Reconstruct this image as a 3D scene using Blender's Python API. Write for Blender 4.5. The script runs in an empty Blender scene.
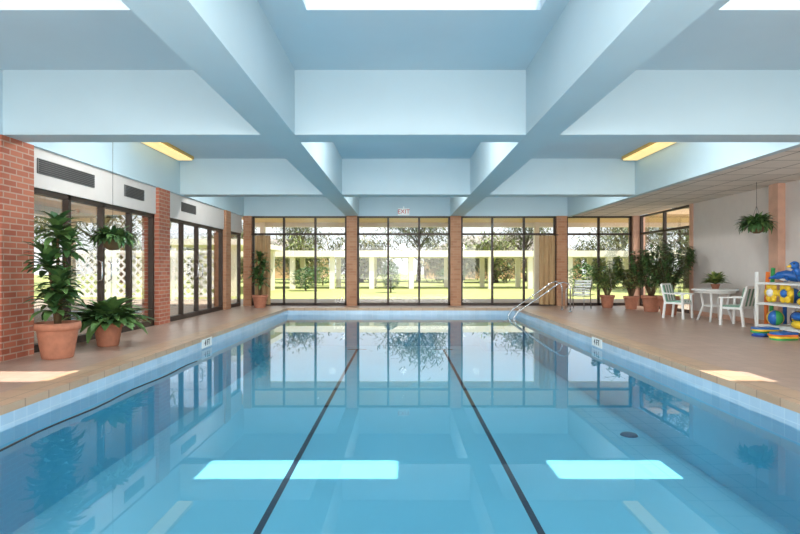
import bpy, math, random
from mathutils import Vector, Matrix
random.seed(7)
R=random.random
def U(a,b): return a+(b-a)*random.random()
C=bpy.context.scene.collection

# ------------------------------------------------------------ materials
def lin(c):
    o=[]
    for v in c:
        v=v/255.0
        o.append(v/12.92 if v<=0.04045 else ((v+0.055)/1.055)**2.4)
    return (o[0],o[1],o[2],1.0)
def newmat(name):
    m=bpy.data.materials.new(name); m.use_nodes=True
    nt=m.node_tree; b=nt.nodes['Principled BSDF']
    return m,nt,b
def mat(name,col,rough=0.6,metal=0.0,var=0.08,scale=6.0,bump=0.0,emit=0.0,spec=0.5):
    m,nt,b=newmat(name)
    c=lin(col)
    b.inputs['Roughness'].default_value=rough
    b.inputs['Metallic'].default_value=metal
    b.inputs['Specular IOR Level'].default_value=spec
    geo=nt.nodes.new('ShaderNodeNewGeometry')
    n=nt.nodes.new('ShaderNodeTexNoise'); n.inputs['Scale'].default_value=scale; n.inputs['Detail'].default_value=3
    nt.links.new(geo.outputs['Position'],n.inputs['Vector'])
    r=nt.nodes.new('ShaderNodeValToRGB')
    r.color_ramp.elements[0].position=0.3; r.color_ramp.elements[1].position=0.7
    r.color_ramp.elements[0].color=(c[0]*(1-var),c[1]*(1-var),c[2]*(1-var),1)
    r.color_ramp.elements[1].color=(min(1,c[0]*(1+var)),min(1,c[1]*(1+var)),min(1,c[2]*(1+var)),1)
    nt.links.new(n.outputs['Fac'],r.inputs['Fac']); nt.links.new(r.outputs['Color'],b.inputs['Base Color'])
    if bump>0:
        bp=nt.nodes.new('ShaderNodeBump'); bp.inputs['Strength'].default_value=bump; bp.inputs['Distance'].default_value=0.02
        nt.links.new(n.outputs['Fac'],bp.inputs['Height']); nt.links.new(bp.outputs['Normal'],b.inputs['Normal'])
    if emit>0:
        nt.links.new(r.outputs['Color'],b.inputs['Emission Color']); b.inputs['Emission Strength'].default_value=emit
    return m
def gridmat(name,c1,c2,cm,w,h,mortar,rough=0.5,vertical=False,offset=0.0,bump=0.3,spec=0.5):
    m,nt,b=newmat(name)
    geo=nt.nodes.new('ShaderNodeNewGeometry')
    vec=geo.outputs['Position']
    if vertical:
        s=nt.nodes.new('ShaderNodeSeparateXYZ'); nt.links.new(vec,s.inputs[0])
        a=nt.nodes.new('ShaderNodeMath'); a.operation='ADD'
        nt.links.new(s.outputs['X'],a.inputs[0]); nt.links.new(s.outputs['Y'],a.inputs[1])
        cb=nt.nodes.new('ShaderNodeCombineXYZ'); nt.links.new(a.outputs[0],cb.inputs['X']); nt.links.new(s.outputs['Z'],cb.inputs['Y'])
        vec=cb.outputs[0]
    t=nt.nodes.new('ShaderNodeTexBrick'); t.offset=offset
    t.inputs['Scale'].default_value=1.0
    t.inputs['Brick Width'].default_value=w; t.inputs['Row Height'].default_value=h
    t.inputs['Mortar Size'].default_value=mortar; t.inputs['Mortar Smooth'].default_value=0.1
    t.inputs['Color1'].default_value=lin(c1); t.inputs['Color2'].default_value=lin(c2); t.inputs['Mortar'].default_value=lin(cm)
    nt.links.new(vec,t.inputs['Vector'])
    n=nt.nodes.new('ShaderNodeTexNoise'); n.inputs['Scale'].default_value=2.5; n.inputs['Detail'].default_value=4
    nt.links.new(geo.outputs['Position'],n.inputs['Vector'])
    mr=nt.nodes.new('ShaderNodeMapRange'); mr.inputs['To Min'].default_value=0.86; mr.inputs['To Max'].default_value=1.14
    nt.links.new(n.outputs['Fac'],mr.inputs['Value'])
    mx=nt.nodes.new('ShaderNodeVectorMath'); mx.operation='SCALE'
    nt.links.new(t.outputs['Color'],mx.inputs[0]); nt.links.new(mr.outputs[0],mx.inputs['Scale'])
    nt.links.new(mx.outputs[0],b.inputs['Base Color'])
    b.inputs['Roughness'].default_value=rough; b.inputs['Specular IOR Level'].default_value=spec
    if bump>0:
        bp=nt.nodes.new('ShaderNodeBump'); bp.inputs['Strength'].default_value=bump; bp.inputs['Distance'].default_value=0.01; bp.invert=True
        nt.links.new(t.outputs['Fac'],bp.inputs['Height']); nt.links.new(bp.outputs['Normal'],b.inputs['Normal'])
    return m
def glassmat(name,tint,refl=1.0,ior=1.45,wave=0.0,rough=0.0):
    m=bpy.data.materials.new(name); m.use_nodes=True; nt=m.node_tree; nt.nodes.clear()
    out=nt.nodes.new('ShaderNodeOutputMaterial'); mx=nt.nodes.new('ShaderNodeMixShader')
    tr=nt.nodes.new('ShaderNodeBsdfTransparent'); tr.inputs['Color'].default_value=(*tint,1)
    gl=nt.nodes.new('ShaderNodeBsdfGlossy'); gl.inputs['Roughness'].default_value=rough; gl.inputs['Color'].default_value=(1,1,1,1)
    fr=nt.nodes.new('ShaderNodeFresnel'); fr.inputs['IOR'].default_value=ior
    mu=nt.nodes.new('ShaderNodeMath'); mu.operation='MULTIPLY'; mu.inputs[1].default_value=refl
    nt.links.new(fr.outputs[0],mu.inputs[0]); nt.links.new(mu.outputs[0],mx.inputs[0])
    nt.links.new(tr.outputs[0],mx.inputs[1]); nt.links.new(gl.outputs[0],mx.inputs[2]); nt.links.new(mx.outputs[0],out.inputs['Surface'])
    if wave>0:
        geo=nt.nodes.new('ShaderNodeNewGeometry'); n=nt.nodes.new('ShaderNodeTexNoise'); n.inputs['Scale'].default_value=1.6; n.inputs['Detail'].default_value=1.5
        nt.links.new(geo.outputs['Position'],n.inputs['Vector'])
        bp=nt.nodes.new('ShaderNodeBump'); bp.inputs['Strength'].default_value=wave; bp.inputs['Distance'].default_value=0.02
        nt.links.new(n.outputs['Fac'],bp.inputs['Height']); nt.links.new(bp.outputs['Normal'],gl.inputs['Normal'])
    return m

M={}
M['blue']=mat('blue_paint',(186,208,217),0.65,var=0.02,scale=1.5)
M['blueceil']=mat('blue_ceiling_paint',(190,209,219),0.8,var=0.02,scale=1.5)
M['wallwhite']=mat('wall_plaster',(214,207,202),0.8,var=0.02)
M['skyframe']=mat('skylight_trim',(240,240,236),0.6,var=0.01)
M['brick']=gridmat('brick',(184,110,84),(162,90,68),(182,150,132),0.215,0.075,0.009,0.85,True,0.5,0.6)
M['brick2']=gridmat('brick_post',(186,138,106),(170,120,90),(180,144,118),0.215,0.075,0.006,0.85,True,0.5,0.4)
M['pinkpost']=mat('pink_post_paint',(206,164,142),0.7)
M['deck']=gridmat('deck_tile',(186,158,142),(178,150,134),(162,136,121),0.2,0.2,0.005,0.32,False,0.0,0.12)
M['coping']=gridmat('coping_tile',(194,162,134),(184,152,124),(162,134,111),0.3,0.3,0.008,0.36,False,0.0,0.2)
M['pooltile']=gridmat('pool_waterline_tile',(178,204,224),(168,196,218),(188,210,226),0.15,0.15,0.005,0.2,True,0.0,0.2)
M['pool']=mat('pool_plaster',(122,195,219),0.7,var=0.04,scale=0.7)
M['laneline']=mat('lane_line_tile',(22,34,58),0.6)
M['drain']=mat('drain_grate',(60,100,130),0.5)
M['acoustic']=gridmat('acoustic_tile',(228,220,210),(220,212,202),(150,142,132),0.6,0.6,0.014,0.9,False,0.0,0.1)
M['bronze']=mat('dark_bronze_frame',(60,48,41),0.45,0.2)
M['vent']=mat('vent_grille',(112,110,108),0.6,0.2)
M['ventd']=mat('vent_slot',(58,56,56),0.6)
M['glass']=glassmat('window_glass',(0.98,0.985,0.98),0.45)
M['water']=glassmat('pool_water_surface',(0.87,0.97,0.985),1.0,1.333,wave=0.01)
M['terra']=mat('terracotta',(180,120,94),0.8,var=0.12,scale=12,bump=0.1)
M['soil']=mat('soil',(60,44,34),0.95,var=0.3,scale=40)
M['leafA']=mat('leaf_green',(92,126,68),0.45,var=0.3,scale=9)
M['leafB']=mat('leaf_dark',(60,94,52),0.4,var=0.3,scale=9)
M['leafC']=mat('leaf_yellowgreen',(146,160,88),0.5,var=0.3,scale=9)
M['leafO']=mat('tree_foliage_olive',(134,130,92),0.7,var=0.3,scale=2)
M['leafD']=mat('tree_foliage_dark',(98,110,74),0.7,var=0.3,scale=2)
M['stem']=mat('plant_stem',(104,84,56),0.8)
M['trunk']=mat('tree_bark',(96,82,68),0.9,var=0.2)
M['chrome']=mat('stainless_steel',(205,208,212),0.2,1.0,var=0.02)
M['plastic']=mat('white_plastic',(236,238,236),0.4,var=0.02)
M['stripe']=mat('green_stripe_fabric',(120,160,140),0.8)
M['lamp']=mat('fluorescent_diffuser',(255,222,150),0.5,emit=0.75,var=0.02)
M['lampf']=mat('lamp_housing',(210,170,90),0.5)
M['cream']=mat('cream_paint',(238,230,214),0.7,var=0.03)
M['soffit']=mat('tan_soffit',(226,192,150),0.8,var=0.04)
M['roof']=mat('grey_roof',(150,142,136),0.9,var=0.1)
M['concrete']=mat('patio_concrete',(176,160,142),0.9,var=0.06)
M['grass']=mat('lawn_grass',(158,164,98),0.95,var=0.12,scale=1.2)
M['curtain']=mat('tan_curtain',(178,146,106),0.9,var=0.05)
M['red']=mat('red_enamel',(200,40,34),0.35)
M['yellow']=mat('yellow_vinyl',(240,200,50),0.35)
M['tblue']=mat('blue_vinyl',(30,100,180),0.35)
M['tgreen']=mat('green_foam',(60,160,90),0.6)
M['tpurple']=mat('navy_foam',(40,60,140),0.6)
M['torange']=mat('orange_foam',(230,120,50),0.6)
M['black']=mat('black_rubber',(24,24,26),0.5)
M['chair_metal']=mat('aluminium',(190,190,188),0.35,0.8)
M['ext']=mat('exterior_wall_tan',(206,170,134),0.9,var=0.04)

# ------------------------------------------------------------ mesh builder
class MB:
    def __init__(s): s.v=[];s.f=[];s.m=[];s.sm=[];s.mats=[]
    def mi(s,k):
        if k not in s.mats: s.mats.append(k)
        return s.mats.index(k)
    def face(s,idx,k,smooth=False): s.f.append(idx);s.m.append(s.mi(k));s.sm.append(smooth)
    def box(s,x0,x1,y0,y1,z0,z1,k,M4=None):
        b=len(s.v)
        for p in [(x0,y0,z0),(x1,y0,z0),(x1,y1,z0),(x0,y1,z0),(x0,y0,z1),(x1,y0,z1),(x1,y1,z1),(x0,y1,z1)]:
            s.v.append(tuple(M4@Vector(p)) if M4 else p)
        for q in [(0,3,2,1),(4,5,6,7),(0,1,5,4),(1,2,6,5),(2,3,7,6),(3,0,4,7)]: s.face([b+i for i in q],k)
    def bar(s,p0,p1,w,h,k):
        p0=Vector(p0);p1=Vector(p1);d=(p1-p0);L=d.length;d.normalize()
        up=Vector((0,0,1)) if abs(d.z)<0.95 else Vector((0,1,0))
        a=d.cross(up).normalized();c=a.cross(d).normalized()
        b=len(s.v)
        for p in (p0,p1):
            for (i,j) in ((-1,-1),(1,-1),(1,1),(-1,1)):
                s.v.append(tuple(p+a*i*w/2+c*j*h/2))
        for q in [(0,1,2,3),(7,6,5,4),(0,4,5,1),(1,5,6,2),(2,6,7,3),(3,7,4,0)]: s.face([b+i for i in q],k)
    def tube(s,pts,r,k,seg=8,cap=True):
        pts=[Vector(p) for p in pts]; n=len(pts)
        if not isinstance(r,(list,tuple)): r=[r]*n
        b=len(s.v); ref=None
        for i,p in enumerate(pts):
            d=(pts[min(n-1,i+1)]-pts[max(0,i-1)]).normalized()
            if ref is None:
                ref=d.orthogonal().normalized()
            a=(ref-d*ref.dot(d)); a=a.normalized() if a.length>1e-5 else d.orthogonal().normalized()
            ref=a; c=d.cross(a)
            for j in range(seg):
                t=2*math.pi*j/seg; s.v.append(tuple(p+(a*math.cos(t)+c*math.sin(t))*r[i]))
        for i in range(n-1):
            for j in range(seg):
                j2=(j+1)%seg
                s.face([b+i*seg+j,b+i*seg+j2,b+(i+1)*seg+j2,b+(i+1)*seg+j],k,True)
        if cap:
            s.face([b+j for j in reversed(range(seg))],k); s.face([b+(n-1)*seg+j for j in range(seg)],k)
    def lathe(s,prof,k,cx=0,cy=0,cz=0,seg=28,sx=1,sy=1,smooth=True):
        b=len(s.v);n=len(prof)
        for (r,z) in prof:
            for j in range(seg):
                t=2*math.pi*j/seg; s.v.append((cx+r*math.cos(t)*sx,cy+r*math.sin(t)*sy,cz+z))
        for i in range(n-1):
            for j in range(seg):
                j2=(j+1)%seg; s.face([b+i*seg+j,b+i*seg+j2,b+(i+1)*seg+j2,b+(i+1)*seg+j],k,smooth)
        s.face([b+j for j in reversed(range(seg))],k); s.face([b+(n-1)*seg+j for j in range(seg)],k)
    def sphere(s,c,r,k,sx=1,sy=1,sz=1,seg=16,rings=10):
        prof=[(max(0.001,math.sin(math.pi*i/rings))*r,-math.cos(math.pi*i/rings)*r*sz) for i in range(rings+1)]
        s.lathe(prof,k,c[0],c[1],c[2],seg,sx,sy)
    def torus(s,c,Rr,r,k,axis='Z',seg=28,ks=None):
        b=len(s.v);m=10
        for i in range(seg):
            t=2*math.pi*i/seg
            for j in range(m):
                u=2*math.pi*j/m; rr=Rr+r*math.cos(u); h=r*math.sin(u)
                if axis=='Z': p=(rr*math.cos(t),rr*math.sin(t),h)
                elif axis=='X': p=(h,rr*math.cos(t),rr*math.sin(t))
                else: p=(rr*math.cos(t),h,rr*math.sin(t))
                s.v.append((c[0]+p[0],c[1]+p[1],c[2]+p[2]))
        for i in range(seg):
            i2=(i+1)%seg
            for j in range(m):
                j2=(j+1)%m
                kk=k if (ks is None or (i//4)%2==0) else ks
                s.face([b+i*m+j,b+i2*m+j,b+i2*m+j2,b+i*m+j2],kk,True)
    def leaf(s,base,yaw,pitch,L,W,droop,k,segs=4):
        p=Vector(base); b=len(s.v)
        side=Vector((-math.sin(yaw),math.cos(yaw),0))
        for i in range(segs+1):
            t=i/segs
            w=W*0.5*math.sin(math.pi*min(0.97,0.08+0.9*t))**0.8
            pt=pitch-droop*t
            up=Vector((-math.cos(yaw)*math.sin(pt),-math.sin(yaw)*math.sin(pt),math.cos(pt)))
            s.v.append(tuple(p+side*w+up*w*0.25)); s.v.append(tuple(p)); s.v.append(tuple(p-side*w+up*w*0.25))
            d=Vector((math.cos(yaw)*math.cos(pt),math.sin(yaw)*math.cos(pt),math.sin(pt)))
            p=p+d*(L/segs)
        for i in range(segs):
            a=b+i*3
            s.face([a,a+1,a+4,a+3],k,True); s.face([a+1,a+2,a+5,a+4],k,True)
    def build(s,name,loc=(0,0,0),rot=0,parent=None,scale=1):
        me=bpy.data.meshes.new(name); me.from_pydata(s.v,[],s.f)
        for k in s.mats: me.materials.append(M[k])
        me.polygons.foreach_set('material_index',s.m); me.polygons.foreach_set('use_smooth',s.sm); me.update()
        o=bpy.data.objects.new(name,me); C.objects.link(o); o.location=loc; o.rotation_euler=(0,0,rot); o.scale=(scale,)*3
        if parent: o.parent=parent
        return o
def single(name,boxes,k,**kw):
    mb=MB()
    for b in boxes: mb.box(*b,k)
    return mb.build(name,**kw)

# ------------------------------------------------------------ dimensions
XL=-4.72; XR=7.1; YF=16.0; YB=-4.0; ZB=2.69; ZC=3.46
PX0,PX1,PY0,PY1=-3.17,3.2,0.7,14.9; WZ=-0.19; PZ=-1.05; CW=0.34
FX=5.0

single('floor',[(-5.1,PX0-CW,YB,YF+0.3,-0.3,0),(PX1+CW,XR+0.3,YB,YF+0.3,-0.3,0),
  (PX0-CW,PX1+CW,PY1+CW,YF+0.3,-0.3,0),(PX0-CW,PX1+CW,YB,PY0-CW,-0.3,0)],'deck')
mb=MB()
for q in [(PX0-CW,PX0,PY0-CW,PY1+CW,-0.06,0.012),(PX1,PX1+CW,PY0-CW,PY1+CW,-0.06,0.012),
  (PX0,PX1,PY1,PY1+CW,-0.06,0.012),(PX0,PX1,PY0-CW,PY0,-0.06,0.012)]: mb.box(*q,'coping')
for (a,b_,c,d) in [(PX0-0.3,PX0,PY0-0.3,PY1+0.3),(PX1,PX1+0.3,PY0-0.3,PY1+0.3),(PX0,PX1,PY1,PY1+0.3),(PX0,PX1,PY0-0.3,PY0)]:
    mb.box(a,b_,c,d,-0.3,-0.06,'pooltile'); mb.box(a,b_,c,d,PZ-0.2,-0.3,'pool')
mb.box(PX0,PX1,PY0,PY1,PZ-0.2,PZ,'pool')
for x in (-1.17,1.14):
    mb.box(x-0.03,x+0.03,PY0+1.0,PY1-0.6,PZ,PZ+0.004,'laneline')
    mb.box(x-0.25,x+0.25,PY1-0.68,PY1-0.6,PZ,PZ+0.004,'laneline')
for i in range(3):
    mb.box(PX1-1.0+i*0.33,PX1-1.0+(i+1)*0.33,PY1-1.0,PY1-0.001,PZ+0.001,PZ+0.24*(i+1),'pool')
mb.lathe([(0.11,PZ),(0.09,PZ+0.02),(0.001,PZ+0.02)],'drain',cx=2.95,cy=6.9,seg=24)
mb.build('swimming_pool')
mb=MB()
mb.v+= [(PX0,PY0,WZ),(PX1,PY0,WZ),(PX1,PY1,WZ),(PX0,PY1,WZ)]; mb.face([0,1,2,3],'water'); mb.build('pool_water')

# ------------------------------------------------------------ ceiling & beams
SY0,SY1=4.3,4.86
sk=[(-4.35,-2.43),(-0.86,1.27),(2.89,4.7)]
bx=[(-5.2,XR+0.3,YB,SY0,ZC,ZC+0.1),(-5.2,XR+0.3,SY1,YF+0.3,ZC,ZC+0.1)]
xs=[-5.2]+[v for p in sk for v in p]+[XR+0.3]
for i in range(0,len(xs),2): bx.append((xs[i],xs[i+1],SY0,SY1,ZC,ZC+0.1))
single('ceiling',bx,'blueceil')
for (a,b_) in sk:
    mb=MB()
    for q in [(a-0.05,a,SY0-.05,SY1+.05),(b_,b_+0.05,SY0-.05,SY1+.05),(a,b_,SY0-0.05,SY0),(a,b_,SY1,SY1+0.05)]:
        mb.box(*q,ZC+0.1,ZC+0.16,'skyframe')
    mb.build('skylight_frame')
mb=MB()
mb.box(-1.66,-1.26,YB,YF,ZB,ZC,'blue'); mb.box(1.48,1.88,YB,YF,ZB,ZC,'blue')
for y in (1.2,6.32,11.4):
    for (a,b_) in [(XL,-1.66),(-1.26,1.48),(1.88,FX)]: mb.box(a,b_,y,y+0.38,ZB+0.002,ZC,'blue')
mb.build('ceiling_beams')
single('wall_far_header',[(-5.1,XR+0.3,YF,YF+0.35,ZB,ZC)],'blue')
single('wall_left_fascia',[(-5.1,XL,YB,YF,ZB,ZC)],'blue')
single('ceiling_side',[(FX+0.12,XR,YB,YF,ZB,ZB+0.05)],'acoustic')
single('wall_right_fascia',[(FX,FX+0.12,YB,YF,ZB-0.02,ZC)],'blue')
for (x) in (-4.52,4.8):
    mb=MB(); mb.box(x-0.17,x+0.17,9.3,11.2,ZC-0.06,ZC,'lampf'); mb.box(x-0.15,x+0.15,9.33,11.17,ZC-0.085,ZC-0.06,'lamp')
    mb.build('ceiling_light_fixture')

# ------------------------------------------------------------ left wall
cols=[(6.3,6.86),(10.4,10.9),(14.4,14.8),(2.2,2.7)]
for (a,b_) in cols:
    single('brick_column',[(-5.05,XL+0.0,a,b_,0,ZB)],'brick' if b_<14 else 'brick2')
gl=-4.86
bays=[(YB,2.2),(2.7,6.3),(6.86,10.4),(10.9,14.4),(14.8,YF)]
segs=[]
for (a,b_) in bays: segs.append((-4.98,-4.78,a,b_,2.17,ZB))
single('wall_left',segs,'wallwhite')
for wi,(a,b_) in enumerate(bays):
    mb=MB()
    n=max(1,round((b_-a)/0.88))
    for i in range(n+1):
        y=a+(b_-a)*i/n
        y=min(max(y,a+0.03),b_-0.03)
        mb.box(gl-0.04,gl+0.05,y-0.03,y+0.03,0,2.17,'bronze')
    mb.box(gl-0.04,gl+0.05,a,b_,2.1,2.17,'bronze'); mb.box(gl-0.04,gl+0.05,a,b_,0,0.1,'bronze')
    mb.box(gl-0.003,gl+0.003,a,b_,0.1,2.1,'glass')
    if wi in(2,3):
        for yy in (a+(b_-a)/n*1.85,a+(b_-a)/n*2.15): mb.tube([(gl+0.05,yy,0.9),(gl+0.1,yy,0.93),(gl+0.1,yy,1.2),(gl+0.05,yy,1.23)],0.012,'chrome')
    mb.build('window_left_%d'%(wi+1))
for (a,b_) in [(7.0,8.3),(9.2,9.9),(11.6,12.4),(3.6,4.6)]:
    mb=MB(); mb.box(-4.779,-4.765,a,b_,2.36,2.56,'vent')
    for i in range(7): mb.box(-4.765,-4.752,a+0.02,b_-0.02,2.375+i*0.027,2.385+i*0.027,'ventd')
    mb.build('air_vent_grille')

# ------------------------------------------------------------ far wall
posts=[(-4.72,-4.48),(-1.63,-1.32),(1.48,1.8),(4.66,4.97)]
for (a,b_) in posts: single('brick_post',[(a+.002,b_-.002,YF-0.05,YF+0.3,0,ZB-0.002)],'brick2')
groups=[(-4.48,-1.63,3),(-1.32,1.48,3),(1.8,4.66,3),(4.97,XR-0.15,2)]
def winframe(mb,a,b_,n,ax,pos,zt=ZB,trans=2.15):
    def bb(u0,u1,z0,z1,k,t=0.04):
        if ax=='x': mb.box(u0,u1,pos-t,pos+t,z0,z1,k)
        else: mb.box(pos-t,pos+t,u0,u1,z0,z1,k)
    for i in range(n+1):
        u=min(max(a+(b_-a)*i/n,a+0.03),b_-0.03); bb(u-0.03,u+0.03,0,zt,'bronze')
    bb(a,b_,zt-0.05,zt,'bronze'); bb(a,b_,0,0.08,'bronze'); bb(a,b_,trans-0.03,trans+0.03,'bronze')
    bb(a,b_,0.08,zt-0.05,'glass',0.003)
for i,(a,b_,n) in enumerate(groups):
    mb=MB(); winframe(mb,a,b_,n,'x',YF+0.1); mb.build('window_%d'%(i+1))
single('wall_right',[(XR,XR+0.2,YB,12.95,0,ZB+0.05)],'wallwhite')
mb=MB(); winframe(mb,13.1,YF-0.05,2,'y',XR+0.08); mb.build('window_5')
single('trim_1',[(XR-0.02,XR+0.2,12.95,13.1,0,ZB)],'pinkpost')
single('trim_2',[(XR-0.15,XR+0.2,YF-0.05,YF+0.3,0,ZB)],'pinkpost')
single('pilaster',[(XR-0.14,XR-0.001,9.85,10.1,0,ZB-0.001)],'pinkpost')
single('baseboard_right',[(XR-0.02,XR-0.001,YB,9.85,0,0.1),(XR-0.02,XR-0.001,10.1,12.95,0,0.1)],'pinkpost')
single('wall_back',[(-5.1,XR+0.2,YB-0.2,YB,ZB,ZC+0.14),(-5.1,-4.7,YB-0.2,YB,0,ZB),(5.2,XR+0.2,YB-0.2,YB,0,ZB),(-4.7,5.2,YB-0.2,YB,-0.3,0.2)],'wallwhite')

def curtain(x0,x1):
    mb=MB();n=int((x1-x0)/0.02)
    for i in range(n+1):
        x=x0+(x1-x0)*i/n; y=YF-0.09+0.035*math.sin(i*0.9)
        mb.v.append((x,y,0.04));mb.v.append((x,y,2.1))
    for i in range(n): mb.face([i*2,i*2+2,i*2+3,i*2+1],'curtain',True)
    mb.tube([(x0-0.1,YF-0.09,2.12),(x1+0.1,YF-0.09,2.12)],0.015,'bronze')
    mb.build('curtain')
curtain(-4.36,-3.9); curtain(4.12,4.6)

mb=MB(); mb.box(-0.17,0.17,-0.03,0.03,-0.1,0.1,'plastic'); mb.box(-0.02,0.02,-0.02,0.02,0.1,0.16,'plastic')
es=mb.build('exit_sign',(0.08,15.96,ZB+0.12))
def text(name,s,size,loc,rot,k,parent=None):
    cu=bpy.data.curves.new(name,'FONT'); cu.body=s; cu.size=size; cu.align_x='CENTER'; cu.align_y='CENTER'; cu.extrude=0.002
    o=bpy.data.objects.new(name,cu); C.objects.link(o); o.location=loc; o.rotation_euler=rot; cu.materials.append(M[k])
    if parent: o.parent=parent
    return o
text('letters','EXIT',0.18,(0,-0.034,0),(math.pi/2,0,0),'red',es)
for (x,y,rz) in [(PX0+0.005,8.7,math.pi/2),(PX1-0.005,8.7,-math.pi/2)]:
    mb=MB(); s=0.004
    mb.box(-s,s,-0.22,0.22,-0.07,0.07,'plastic'); o=mb.build('depth_marker',(x,y,-0.1))
    text('digits','4 FT',0.13,(0.006 if x<0 else -0.006,0,0),(math.pi/2,0,rz),'black',o)

# ------------------------------------------------------------ outside
single('ground_lawn',[(-70,80,20.2,120,-0.4,-0.05)],'grass')
single('ground_patio',[(-30,30,YF+0.3,20.2,-0.4,-0.03),(-30,-5.1,YB-8,YF+0.3,-0.4,-0.03),(XR+0.3,30,YB-8,YF+0.3,-0.4,-0.03)],'concrete')
mb=MB(); mb.box(-5.4,12,YF+0.36,19.4,2.78,2.95,'soffit'); mb.box(-5.4,12,19.3,19.5,2.62,3.0,'cream')
for x in (-5.0,4.9,11): mb.box(x-0.08,x+0.08,19.2,19.4,-0.03,2.78,'cream')
mb.build('walkway_canopy')
mb=MB(); mb.box(-9.5,-5.12,-6,YF+0.3,2.75,2.95,'soffit'); mb.box(-9.6,-9.3,-6,YF+0.3,2.5,2.95,'cream')
for y in (3,7,11,15): mb.box(-9.4,-9.2,y-0.1,y+0.1,-0.03,2.75,'cream')
mb.build('porch_canopy')
single('garden_wall',[(-13.2,-13,-6,12,-0.05,2.4)],'ext')
def lattice(name,x0,x1,Y,z0,z1):
    mb=MB(); mb.box(x0,x1,Y-0.04,Y+0.04,z1-0.08,z1,'plastic');mb.box(x0,x1,Y-0.04,Y+0.04,z0,z0+0.08,'plastic')
    for x in (x0,x1): mb.box(x-0.06,x+0.06,Y-0.06,Y+0.06,-0.03,z1+0.1,'plastic')
    H=z1-z0; st=0.3; n=int((x1-x0+H)/st)
    for i in range(1,n+1):
        s=i*st
        a0=max(x0,x0+s-H); a1=min(x1,x0+s)
        if a1-a0<0.02: continue
        mb.bar((a0,Y,z0+(x0+s-a0)),(a1,Y,z0+(x0+s-a1)),0.012,0.075,'plastic')
        mb.bar((a0,Y+0.013,z1-(x0+s-a0)),(a1,Y+0.013,z1-(x0+s-a1)),0.012,0.075,'plastic')
    mb.build(name)
for (a,b_) in [(-12.3,-10.4),(-10.2,-8.3),(-8.1,-6.3)]: lattice('lattice_screen',a,b_,19.0,0.1,1.75)

def pergola(x0,x1,y,depth,h,step,name='garden_pergola',w=0.14):
    mb=MB(); n=int((x1-x0)/step)
    for i in range(n+1):
        x=x0+i*step
        for yy in (y,y+depth): mb.box(x-w,x+w,yy-w,yy+w,-0.06,h,'cream')
    mb.box(x0-0.5,x0+n*step+0.5,y-0.35,y+depth+0.35,h,h+0.36,'cream')
    mb.build(name)
pergola(-15.5,19,31,3.2,1.8,2.3)
mb=MB()
for i in range(3):
    y=22.5+i*3.2
    for x in (-9.5,-7.0): mb.box(x-0.13,x+0.13,y-0.13,y+0.13,-0.06,2.1,'cream')
mb.box(-9.9,-6.6,22,30.2,2.1,2.35,'cream')
mb.build('garden_pergola')
def house(cx,cy,w,d,h,rh):
    mb=MB(); mb.box(-w/2,w/2,-d/2,d/2,-0.05,h,'ext')
    b=len(mb.v)
    mb.v+=[(-w/2-.5,-d/2-.5,h),(w/2+.5,-d/2-.5,h),(w/2+.5,d/2+.5,h),(-w/2-.5,d/2+.5,h),(-w*0.25,0,h+rh),(w*0.25,0,h+rh)]
    for q in [(0,1,5,4),(1,2,5),(2,3,4,5),(3,0,4),(0,3,2,1)]: mb.face([b+i for i in q],'roof')
    mb.build('garden_house',(cx,cy,0))
house(12,66,18,8,2.8,2.4); house(-18,70,16,8,2.8,2.2)

def treemesh(h,rad,n,kk,seed,base=0.24):
    random.seed(seed); mb=MB()
    mb.tube([(0,0,0),(0.1,0.05,h*0.3),(0,0.1,h*0.6),(0.1,0,h*0.85)],[0.22,0.17,0.12,0.04],'trunk',7)
    cl=[]
    for i in range(20):
        a=U(0,6.28); r=rad*U(0.2,0.85); z=h*U(base,0.95); r*=1-0.4*(z/h-0.3)
        cl.append((r*math.cos(a),r*math.sin(a),z)); mb.tube([(0.05,0.05,z*0.65),(cl[-1][0]*0.5,cl[-1][1]*0.5,z*0.85),cl[-1]],[0.07,0.05,0.02],'trunk',5)
    for i in range(n):
        c=random.choice(cl); g=rad*0.26
        p=(c[0]+random.gauss(0,g),c[1]+random.gauss(0,g),max(0.3,c[2]+random.gauss(0,g*0.7)))
        mb.leaf(p,U(0,6.28),U(-0.8,0.8),U(0.35,0.6),U(0.25,0.4),0.4,random.choice(kk),1)
    return mb
TM=[treemesh(3.6,2.6,2600,['leafD','leafO'],1),treemesh(3.0,2.4,2400,['leafC','leafO','leafD'],2),treemesh(6.6,3.0,2400,['leafD','leafO'],3,0.4)]
proto={}
spots=[(-24,46,0),(-18.5,44,1),(-13,47,0),(-8,44,1),(-3.4,46,0),(1.6,49,2),(3.8,44.5,0),(8,45,1),(11.5,49,2),(16.5,44,0),(22,45,2),(27,46,1),(-11,58,2),(-19,60,2),(14.5,27.0,2),(21.5,26,0),(24,58,2),(18.5,21.5,1),(-29,40,2),(6.5,56,0),(-4,57,1),(-14.5,26,2)]
for (x,y,t) in spots:
    if t not in proto:
        o=TM[t].build('garden_tree',(x,y,-0.05)); proto[t]=o.data
    else:
        o=bpy.data.objects.new('garden_tree',proto[t]); C.objects.link(o); o.location=(x,y,-0.05)
    o.rotation_euler=(0,0,U(0,6)); s=U(0.85,1.12); o.scale=(s,s,s)
def shrub(x,y,h,r,name='garden_shrub',z=-0.05):
    mb=MB(); mb.tube([(0,0,0),(0,0,h*0.5)],0.04,'stem')
    for i in range(700):
        a=U(0,6.28); u=U(-1,1); rr=r*math.sqrt(1-u*u)*U(0.6,1)
        mb.leaf((rr*math.cos(a),rr*math.sin(a),h*0.55+u*h*0.43),a,U(-0.5,0.8),0.16,0.08,0.5,random.choice(['leafA','leafB']),2)
    mb.build(name,(x,y,z))
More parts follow.
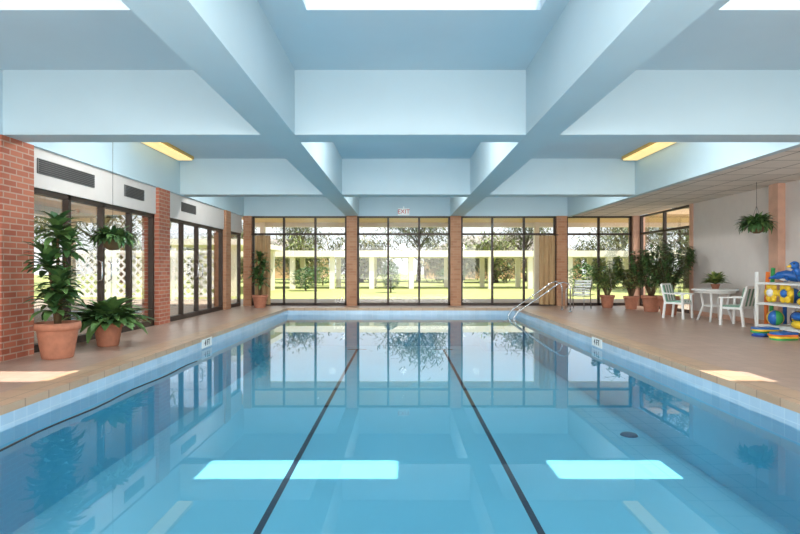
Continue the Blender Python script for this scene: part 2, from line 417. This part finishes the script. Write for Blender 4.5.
shrub(-0.5,26,1.5,0.42); shrub(8.2,24,1.4,0.7); shrub(-5,28,1.2,0.8)
for x in (-13,-5.5,3.5,10.5,18): shrub(x,37.5,1.3,1.1)

# ------------------------------------------------------------ pots & plants
def pot(mb,r,h,k='terra'):
    mb.lathe([(r*0.66,0),(r*0.70,0.02),(r*0.9,h*0.78),(r*0.92,h*0.8),(r,h*0.8),(r*1.02,h*0.9),(r,h),(r*0.9,h),(r*0.88,h*0.9)],k,seg=32)
    mb.lathe([(r*0.9,h*0.88),(r*0.87,h*0.9)],'soil',seg=24)
def dracaena(x,y,pr,ph,heads,leafL,leafW,n,name='potted_dracaena',kk=('leafA','leafB')):
    mb=MB(); pot(mb,pr,ph)
    for (hx,hy,hz) in heads:
        mb.tube([(hx*0.15,hy*0.15,ph*0.85),(hx*0.5,hy*0.5,ph+(hz-ph)*0.5),(hx,hy,hz)],[0.022,0.018,0.014],'stem')
        for i in range(n):
            t=i/n; a=i*2.399+U(-.2,.2)
            mb.leaf((hx,hy,hz-0.3*(1-t)*leafL*1.5),a,0.15+1.15*t+U(-.15,.15),leafL*U(0.75,1.1),leafW,U(0.9,1.7),random.choice(kk))
    return mb.build(name,(x,y,0))
random.seed(11)
dracaena(-4.26,6.62,0.25,0.44,[(0.0,0,1.62),(0.05,0.1,1.42),(-0.06,-0.1,1.22),(0.08,-0.1,0.95),(-0.04,0.12,0.85),(0.02,-0.1,0.7)],0.34,0.1,36)
mb=MB(); pot(mb,0.2,0.34)
for i in range(140):
    a=i*2.399; t=i/140
    mb.leaf((0.1*math.cos(a)*(1-t),0.1*math.sin(a)*(1-t),0.3),a,0.3+1.1*t,U(0.4,0.6),0.14,U(0.9,1.7),random.choice(['leafA','leafB','leafA']),5)
mb.build('potted_peace_lily',(-4.2,7.65,0))
dracaena(-4.02,15.2,0.22,0.36,[(0,0,1.45),(0.08,0.05,1.2),(-0.1,0,1.0),(0.05,-0.08,0.78)],0.32,0.09,34,'potted_rubber_plant',('leafA','leafB'))
def palm(x,y,pr,ph,h,rad,n=16,name='potted_palm',kk=('leafA','leafB')):
    mb=MB(); pot(mb,pr,ph)
    for i in range(n):
        a=i*2.399+U(-.3,.3); t=U(0.35,1); 
        pts=[];p=Vector((0.04*math.cos(a),0.04*math.sin(a),ph*0.85)); L=(h-ph)*(0.6+0.45*t); el=1.45-0.35*(1-t)
        for j in range(9):
            pts.append(p.copy()); e=el-(j/8)**1.6*1.5
            p=p+Vector((math.cos(a)*math.cos(e),math.sin(a)*math.cos(e),math.sin(e)))*L/8
            rr=Vector((p.x,p.y)).length
            if rr>rad: p.x*=rad/rr; p.y*=rad/rr
        mb.tube(pts,[0.009-0.0008*j for j in range(9)],'stem',5)
        for j in range(3,9):
            for q in range(3):
                b=pts[j-1].lerp(pts[j],q/3)
                for s in (-1,1):
                    mb.leaf(b,a+s*U(0.6,1.1),U(-0.1,0.5),U(0.12,0.22),0.055,0.9,random.choice(kk),3)
    return mb.build(name,(x,y,0))
palm(5.88,15.2,0.2,0.36,1.65,0.32,24,kk=('leafC','leafA'))
palm(6.3,14.6,0.2,0.36,1.85,0.34,24,kk=('leafC','leafA','leafB'))
palm(6.45,13.75,0.24,0.42,2.05,0.38,28)
palm(6.42,12.8,0.24,0.45,2.25,0.44,38)
def hanging(x,y,z,ztop,r,name='hanging_basket_plant'):
    mb=MB(); mb.lathe([(r*0.3,-r*0.8),(r*0.7,-r*0.55),(r*0.85,0),(r*0.9,0.02),(r*0.8,0.02)],'stem',seg=20)
    for i in range(3):
        a=i*2.094; mb.tube([(r*0.85*math.cos(a),r*0.85*math.sin(a),0),(0,0,0.38)],0.003,'bronze',5)
    mb.tube([(0,0,0.38),(0,0,ztop-z)],0.003,'bronze',5)
    for i in range(240):
        a=U(0,6.28); rr=r*0.7*math.sqrt(R()); mb.leaf((rr*math.cos(a),rr*math.sin(a),0.02),a,U(0.1,1.5),U(0.16,0.33),0.065,U(1.0,2.4),random.choice(['leafA','leafB']),4)
    mb.build(name,(x,y,z))
hanging(-4.35,8.05,1.52,ZC,0.17); hanging(6.5,9.75,1.87,ZB,0.15)

# ------------------------------------------------------------ furniture right
def pchair(x,y,rot,sc=0.86):
    mb=MB(); w=0.27
    for sx in (-1,1):
        mb.bar((sx*w,-0.25,0),(sx*w,-0.22,0.62),0.04,0.05,'plastic'); mb.bar((sx*w,0.25,0),(sx*w,0.2,0.45),0.04,0.05,'plastic'); mb.bar((sx*w,0.2,0.42),(sx*w*0.92,0.31,0.88),0.04,0.045,'plastic')
        mb.bar((sx*w,-0.28,0.63),(sx*w,0.25,0.65),0.065,0.03,'plastic'); mb.bar((sx*w,-0.24,0.4),(sx*w,0.2,0.4),0.03,0.05,'plastic')
    mb.bar((-w,-0.23,0.4),(w,-0.23,0.4),0.04,0.05,'plastic'); mb.bar((-w*0.92,0.3,0.87),(w*0.92,0.3,0.87),0.03,0.06,'plastic'); mb.bar((-w,0.21,0.42),(w,0.21,0.42),0.03,0.05,'plastic')
    for i in range(7):
        u=-w+0.04+i*(2*w-0.08)/6; k='plastic' if i%2 else 'stripe'
        mb.box(u-0.037,u+0.037,-0.23,0.2,0.42,0.46,k)
        Mx=Matrix.Translation((u,0.2,0.44))@Matrix.Rotation(-0.22,4,'X'); mb.box(-0.035,0.035,-0.045,0.0,0,0.42,k,Mx)
    mb.build('patio_chair',(x,y,0),rot,scale=sc)
pchair(6.58,10.4,math.radians(210)); pchair(6.2,11.95,math.radians(40)) 
mb=MB(); mb.lathe([(0.46,0.69),(0.47,0.7),(0.47,0.725),(0.45,0.73)],'plastic',seg=40); mb.lathe([(0.4,0.64),(0.4,0.69)],'plastic',seg=32)
for i in range(4):
    a=math.pi/4+i*math.pi/2; mb.tube([(0.3*math.cos(a),0.3*math.sin(a),0.68),(0.24*math.cos(a),0.24*math.sin(a),0.35),(0.36*math.cos(a),0.36*math.sin(a),0.0)],0.024,'plastic')
mb.torus((0,0,0.35),0.23,0.014,'plastic'); mb.build('patio_table',(6.62,11.25,0),scale=0.93)
mb=MB(); mb.lathe([(0.06,0),(0.09,0.1),(0.1,0.1),(0.08,0.085)],'terra',seg=20)
for i in range(130):
    a=U(0,6.28); mb.leaf((0,0,0.1),a,U(0.3,1.4),U(0.2,0.34),0.07,0.8,random.choice(['leafA','leafC']),4)
mb.build('table_plant',(6.66,11.3,0.68))

# toy shelf rack
SX0,SX1,S0,S1=6.2,6.9,7.6,9.3
mb=MB()
for x in (SX0,SX1):
    for y in (S0,S1): mb.box(x-0.02,x+0.02,y-0.02,y+0.02,0,1.05,'plastic')
for z in (0.12,0.5,0.85):
    for i in range(8):
        x=SX0+i*(SX1-SX0)/7; mb.bar((x,S0,z),(x,S1,z),0.03,0.02,'plastic')
    for y in (S0,S1): mb.bar((SX0,y,z),(SX1,y,z),0.02,0.04,'plastic')
mb.build('storage_rack')
def ring(x,y,z,k,ks,Rr=0.2,r=0.065,axis='Z'):
    mb=MB(); mb.torus((0,0,0),Rr,r,k,axis,ks=ks); mb.build('swim_ring',(x,y,z))
def ball(x,y,z,r,ks):
    mb=MB(); seg=18;rg=10
    for i in range(rg+1):
        ph=math.pi*i/rg
        for j in range(seg):
            t=2*math.pi*j/seg; mb.v.append((r*math.sin(ph)*math.cos(t),r*math.sin(ph)*math.sin(t),-r*math.cos(ph)))
    for i in range(rg):
        for j in range(seg): mb.face([i*seg+j,i*seg+(j+1)%seg,(i+1)*seg+(j+1)%seg,(i+1)*seg+j],ks[(j//3)%len(ks)],True)
    mb.build('beach_ball',(x,y,z))
def floatanimal(x,y,z,k,k2,rot,s=1):
    mb=MB(); mb.sphere((0,0,0.13),0.13,k,sx=1.7,sy=1.0); 
    mb.tube([(0.14,0,0.16),(0.22,0,0.26),(0.24,0,0.34)],[0.08,0.06,0.055],k,10); mb.sphere((0.26,0,0.37),0.085,k)
    mb.tube([(0.32,0,0.36),(0.4,0,0.34)],[0.04,0.015],k2,8); mb.tube([(-0.18,0,0.15),(-0.3,0,0.27)],[0.07,0.015],k2,8)
    for sy in (-1,1):
        mb.sphere((-0.02,sy*0.13,0.15),0.08,k2,sx=1.4,sy=0.4); mb.sphere((0.3,sy*0.06,0.4),0.018,'black')
    mb.build('inflatable_duck',(x,y,z),rot,scale=s)
def dolphin(x,y,z,rot,s=1):
    mb=MB()
    mb.tube([(-0.42,0,0.2),(-0.3,0,0.12),(-0.1,0,0.12),(0.12,0,0.16),(0.26,0,0.15),(0.36,0,0.11),(0.46,0,0.09)],[0.02,0.06,0.11,0.12,0.09,0.04,0.015],'tblue',14)
    mb.bar((-0.42,-0.12,0.24),(-0.42,0.12,0.24),0.09,0.02,'tblue')
    mb.tube([(-0.02,0,0.22),(-0.1,0,0.36)],[0.06,0.01],'tblue',8)
    for sy in (-1,1):
        mb.tube([(0.1,sy*0.09,0.12),(0.0,sy*0.24,0.05)],[0.045,0.012],'tblue',8); mb.sphere((0.29,sy*0.07,0.17),0.014,'black')
    mb.sphere((0.1,0,0.09),0.1,'plastic',sx=1.6,sy=0.9,sz=0.7)
    mb.build('inflatable_dolphin',(x,y,z),rot,scale=s)
def flower(x,y,z,k,k2):
    mb=MB()
    for i in range(6):
        a=i*math.pi/3; mb.sphere((0,0.11*math.cos(a),0.18+0.11*math.sin(a)),0.065,k,sx=0.5)
    mb.sphere((-0.02,0,0.18),0.07,k2,sx=0.7); mb.build('flower_float',(x,y,z))
dolphin(6.6,9.0,0.872,2.2,0.75); floatanimal(6.5,8.5,0.862,'tblue','yellow',3.0,0.8); floatanimal(6.5,7.95,0.862,'tblue','tgreen',3.4,0.9)
flower(6.34,9.13,0.515,'yellow','plastic'); flower(6.34,8.8,0.515,'yellow','tblue')
ball(6.6,8.98,0.65,0.13,['yellow','tblue','plastic']); ring(6.55,8.45,0.576,'tblue','yellow',0.17,0.06); ball(6.55,7.95,0.67,0.15,['tgreen','tblue','plastic'])
ring(6.55,8.45,0.7,'yellow','tgreen',0.16,0.06)
ball(6.4,9.12,0.265,0.13,['tblue','tgreen','yellow']); ball(6.72,9.0,0.265,0.13,['yellow','plastic','tpurple']); ring(6.55,8.55,0.2,'tgreen','yellow',0.18); ring(6.55,8.55,0.335,'tpurple','tblue',0.18); ring(6.55,8.0,0.2,'tpurple','tblue'); ring(6.55,8.0,0.335,'yellow','tblue',0.18)
def kick(x,y,z,k,rot):
    mb=MB(); pr=[]; n=18
    for t in range(n+1): 
        a=math.pi*t/n; pr.append((0.14*math.cos(a),0.14+0.12*math.sin(a)))
    pr+= [(-0.14,-0.2),(0.14,-0.2)]; N=len(pr)
    for zz in (0,0.035):
        for (u,v) in pr: mb.v.append((u,v,zz))
    mb.face(list(reversed(range(N))),k); mb.face([N+j for j in range(N)],k)
    for j in range(N): mb.face([j,(j+1)%N,N+(j+1)%N,N+j],k)
    mb.build('kickboard',(x,y,z),rot,scale=0.8)
for i,(k,rt) in enumerate([('tpurple',0.2),('tblue',0.5),('tgreen',-0.1),('yellow',0.3),('tblue',0.0)]): kick(5.97,8.75,0.029*i,k,rt+math.pi/2)
for i,(k,rt) in enumerate([('tgreen',0.3),('yellow',0.1),('torange',-0.3),('tblue',0.2)]): kick(5.95,8.3,0.029*i,k,rt+math.pi/2)
for (yy,k,h) in [(9.42,'torange',1.05),(9.5,'tgreen',1.12),(9.42,'tblue',0.98)]:
    xx={'torange':6.45,'tgreen':6.6,'tblue':6.78}[k]
    mb=MB(); mb.tube([(0,0,0),(0.0,0.0,h*0.5),(0.03,0.0,h)],0.032,k,12); mb.build('pool_noodle',(xx,yy,0.0))

# ------------------------------------------------------------ pool handrail, deck chair, hose
mb=MB()
for y in (13.7,14.4):
    mb.tube([(4.35,y,0),(4.35,y,0.6),(4.3,y,0.72),(4.18,y,0.76),(4.05,y,0.72),(3.3,y,0.2),(3.0,y,0.0),(2.9,y,-0.15),(2.9,y,PZ+0.72)],0.018,'chrome',10)
    mb.lathe([(0.05,0.0),(0.045,0.015)],'chrome',4.35,y,0,16)
mb.build('pool_handrail')
mb=MB()
for sx in (-0.28,0.28):
    mb.tube([(sx,-0.3,0),(sx,-0.28,0.6),(sx,-0.2,0.63),(sx,0.2,0.63),(sx,0.28,0.0)],0.014,'chair_metal'); mb.tube([(sx*0.95,-0.26,0.4),(sx*0.95,0.22,0.38),(sx*0.95,0.42,0.95)],0.013,'chair_metal')
mb.tube([(-0.27,0.42,0.95),(0.27,0.42,0.95)],0.013,'chair_metal'); mb.tube([(-0.27,-0.26,0.4),(0.27,-0.26,0.4)],0.013,'chair_metal')
for i in range(6): mb.box(-0.26,0.26,-0.25+i*0.08,-0.2+i*0.08,0.395,0.4,'plastic')
for i in range(6):
    t=(i+0.7)/7; mb.bar((-0.26,0.22+0.2*t,0.38+0.57*t),(0.26,0.22+0.2*t,0.38+0.57*t),0.005,0.055,'plastic')
mb.build('lawn_chair',(4.93,14.8,0),-0.7,scale=0.9)
mb=MB(); pts=[(-2.85+0.02*math.sin(t*1.1),3.2+t*0.25,WZ+0.002) for t in range(18)]
mb.tube(pts,0.008,'black',8); mb.build('pool_hose')

# ------------------------------------------------------------ lights
w=bpy.data.worlds.new('sky_world'); bpy.context.scene.world=w; w.use_nodes=True; nt=w.node_tree
bg=nt.nodes['Background']; tc=nt.nodes.new('ShaderNodeTexCoord'); sp=nt.nodes.new('ShaderNodeSeparateXYZ'); nt.links.new(tc.outputs['Generated'],sp.inputs[0])
rp=nt.nodes.new('ShaderNodeValToRGB'); rp.color_ramp.elements[0].color=(0.93,0.96,1,1); rp.color_ramp.elements[1].color=(0.6,0.75,0.95,1)
rp.color_ramp.elements[0].position=0.02; rp.color_ramp.elements[1].position=0.6
nt.links.new(sp.outputs['Z'],rp.inputs['Fac']); nt.links.new(rp.outputs[0],bg.inputs['Color']); bg.inputs['Strength'].default_value=1.35
def light(name,typ,loc,rot,energy,col=(1,1,1),**kw):
    l=bpy.data.lights.new(name,typ); l.energy=energy; l.color=col
    for k,v in kw.items(): setattr(l,k,v)
    o=bpy.data.objects.new(name,l); C.objects.link(o); o.location=loc; o.rotation_euler=rot; return o
s=light('sun','SUN',(0,0,20),(0,0,0),8.0,(1,0.93,0.83),angle=0.01)
s.rotation_euler=Vector((-0.28,0.25,-1)).to_track_quat('-Z','Y').to_euler()
light('rear_fill_light','AREA',(0.25,YB+0.02,1.5),(math.radians(90),0,0),460,(1,0.97,0.93),shape='RECTANGLE',size=9.6,size_y=2.2)  # added fill in the rear wall opening, behind the camera
light('ceiling_fill_light','AREA',(0,-1.2,0.15),(math.radians(155),0,0),170,(1,0.98,0.95),shape='RECTANGLE',size=8,size_y=2.2)  # added fill from behind the camera, aimed up to brighten ceiling and beams
for x in (-3.1,0.1,3.4):  # added bare fill points kept out of view, no fittings in these bays
    light('fill_point_near','POINT',(x,2.3,2.35),(0,0,0),84,(1,0.97,0.93),shadow_soft_size=0.2)
    light('fill_point_mid','POINT',(x,8.0,3.15),(0,0,0),98,(1,0.97,0.93),shadow_soft_size=0.15)
    light('fill_point_far','POINT',(x,12.3,3.3),(0,0,0),80,(1,0.97,0.93),shadow_soft_size=0.06)
vs=bpy.context.scene.view_settings
vs.view_transform='Standard'; vs.look='None'; vs.exposure=0.17

cam=bpy.data.cameras.new('camera'); co=bpy.data.objects.new('camera',cam); C.objects.link(co)
co.location=(0,0,1.1); co.rotation_euler=(math.radians(90),0,0); cam.sensor_width=36; cam.lens=24
cam.shift_x=-1/800; cam.shift_y=2/800; cam.clip_end=500
bpy.context.scene.camera=co
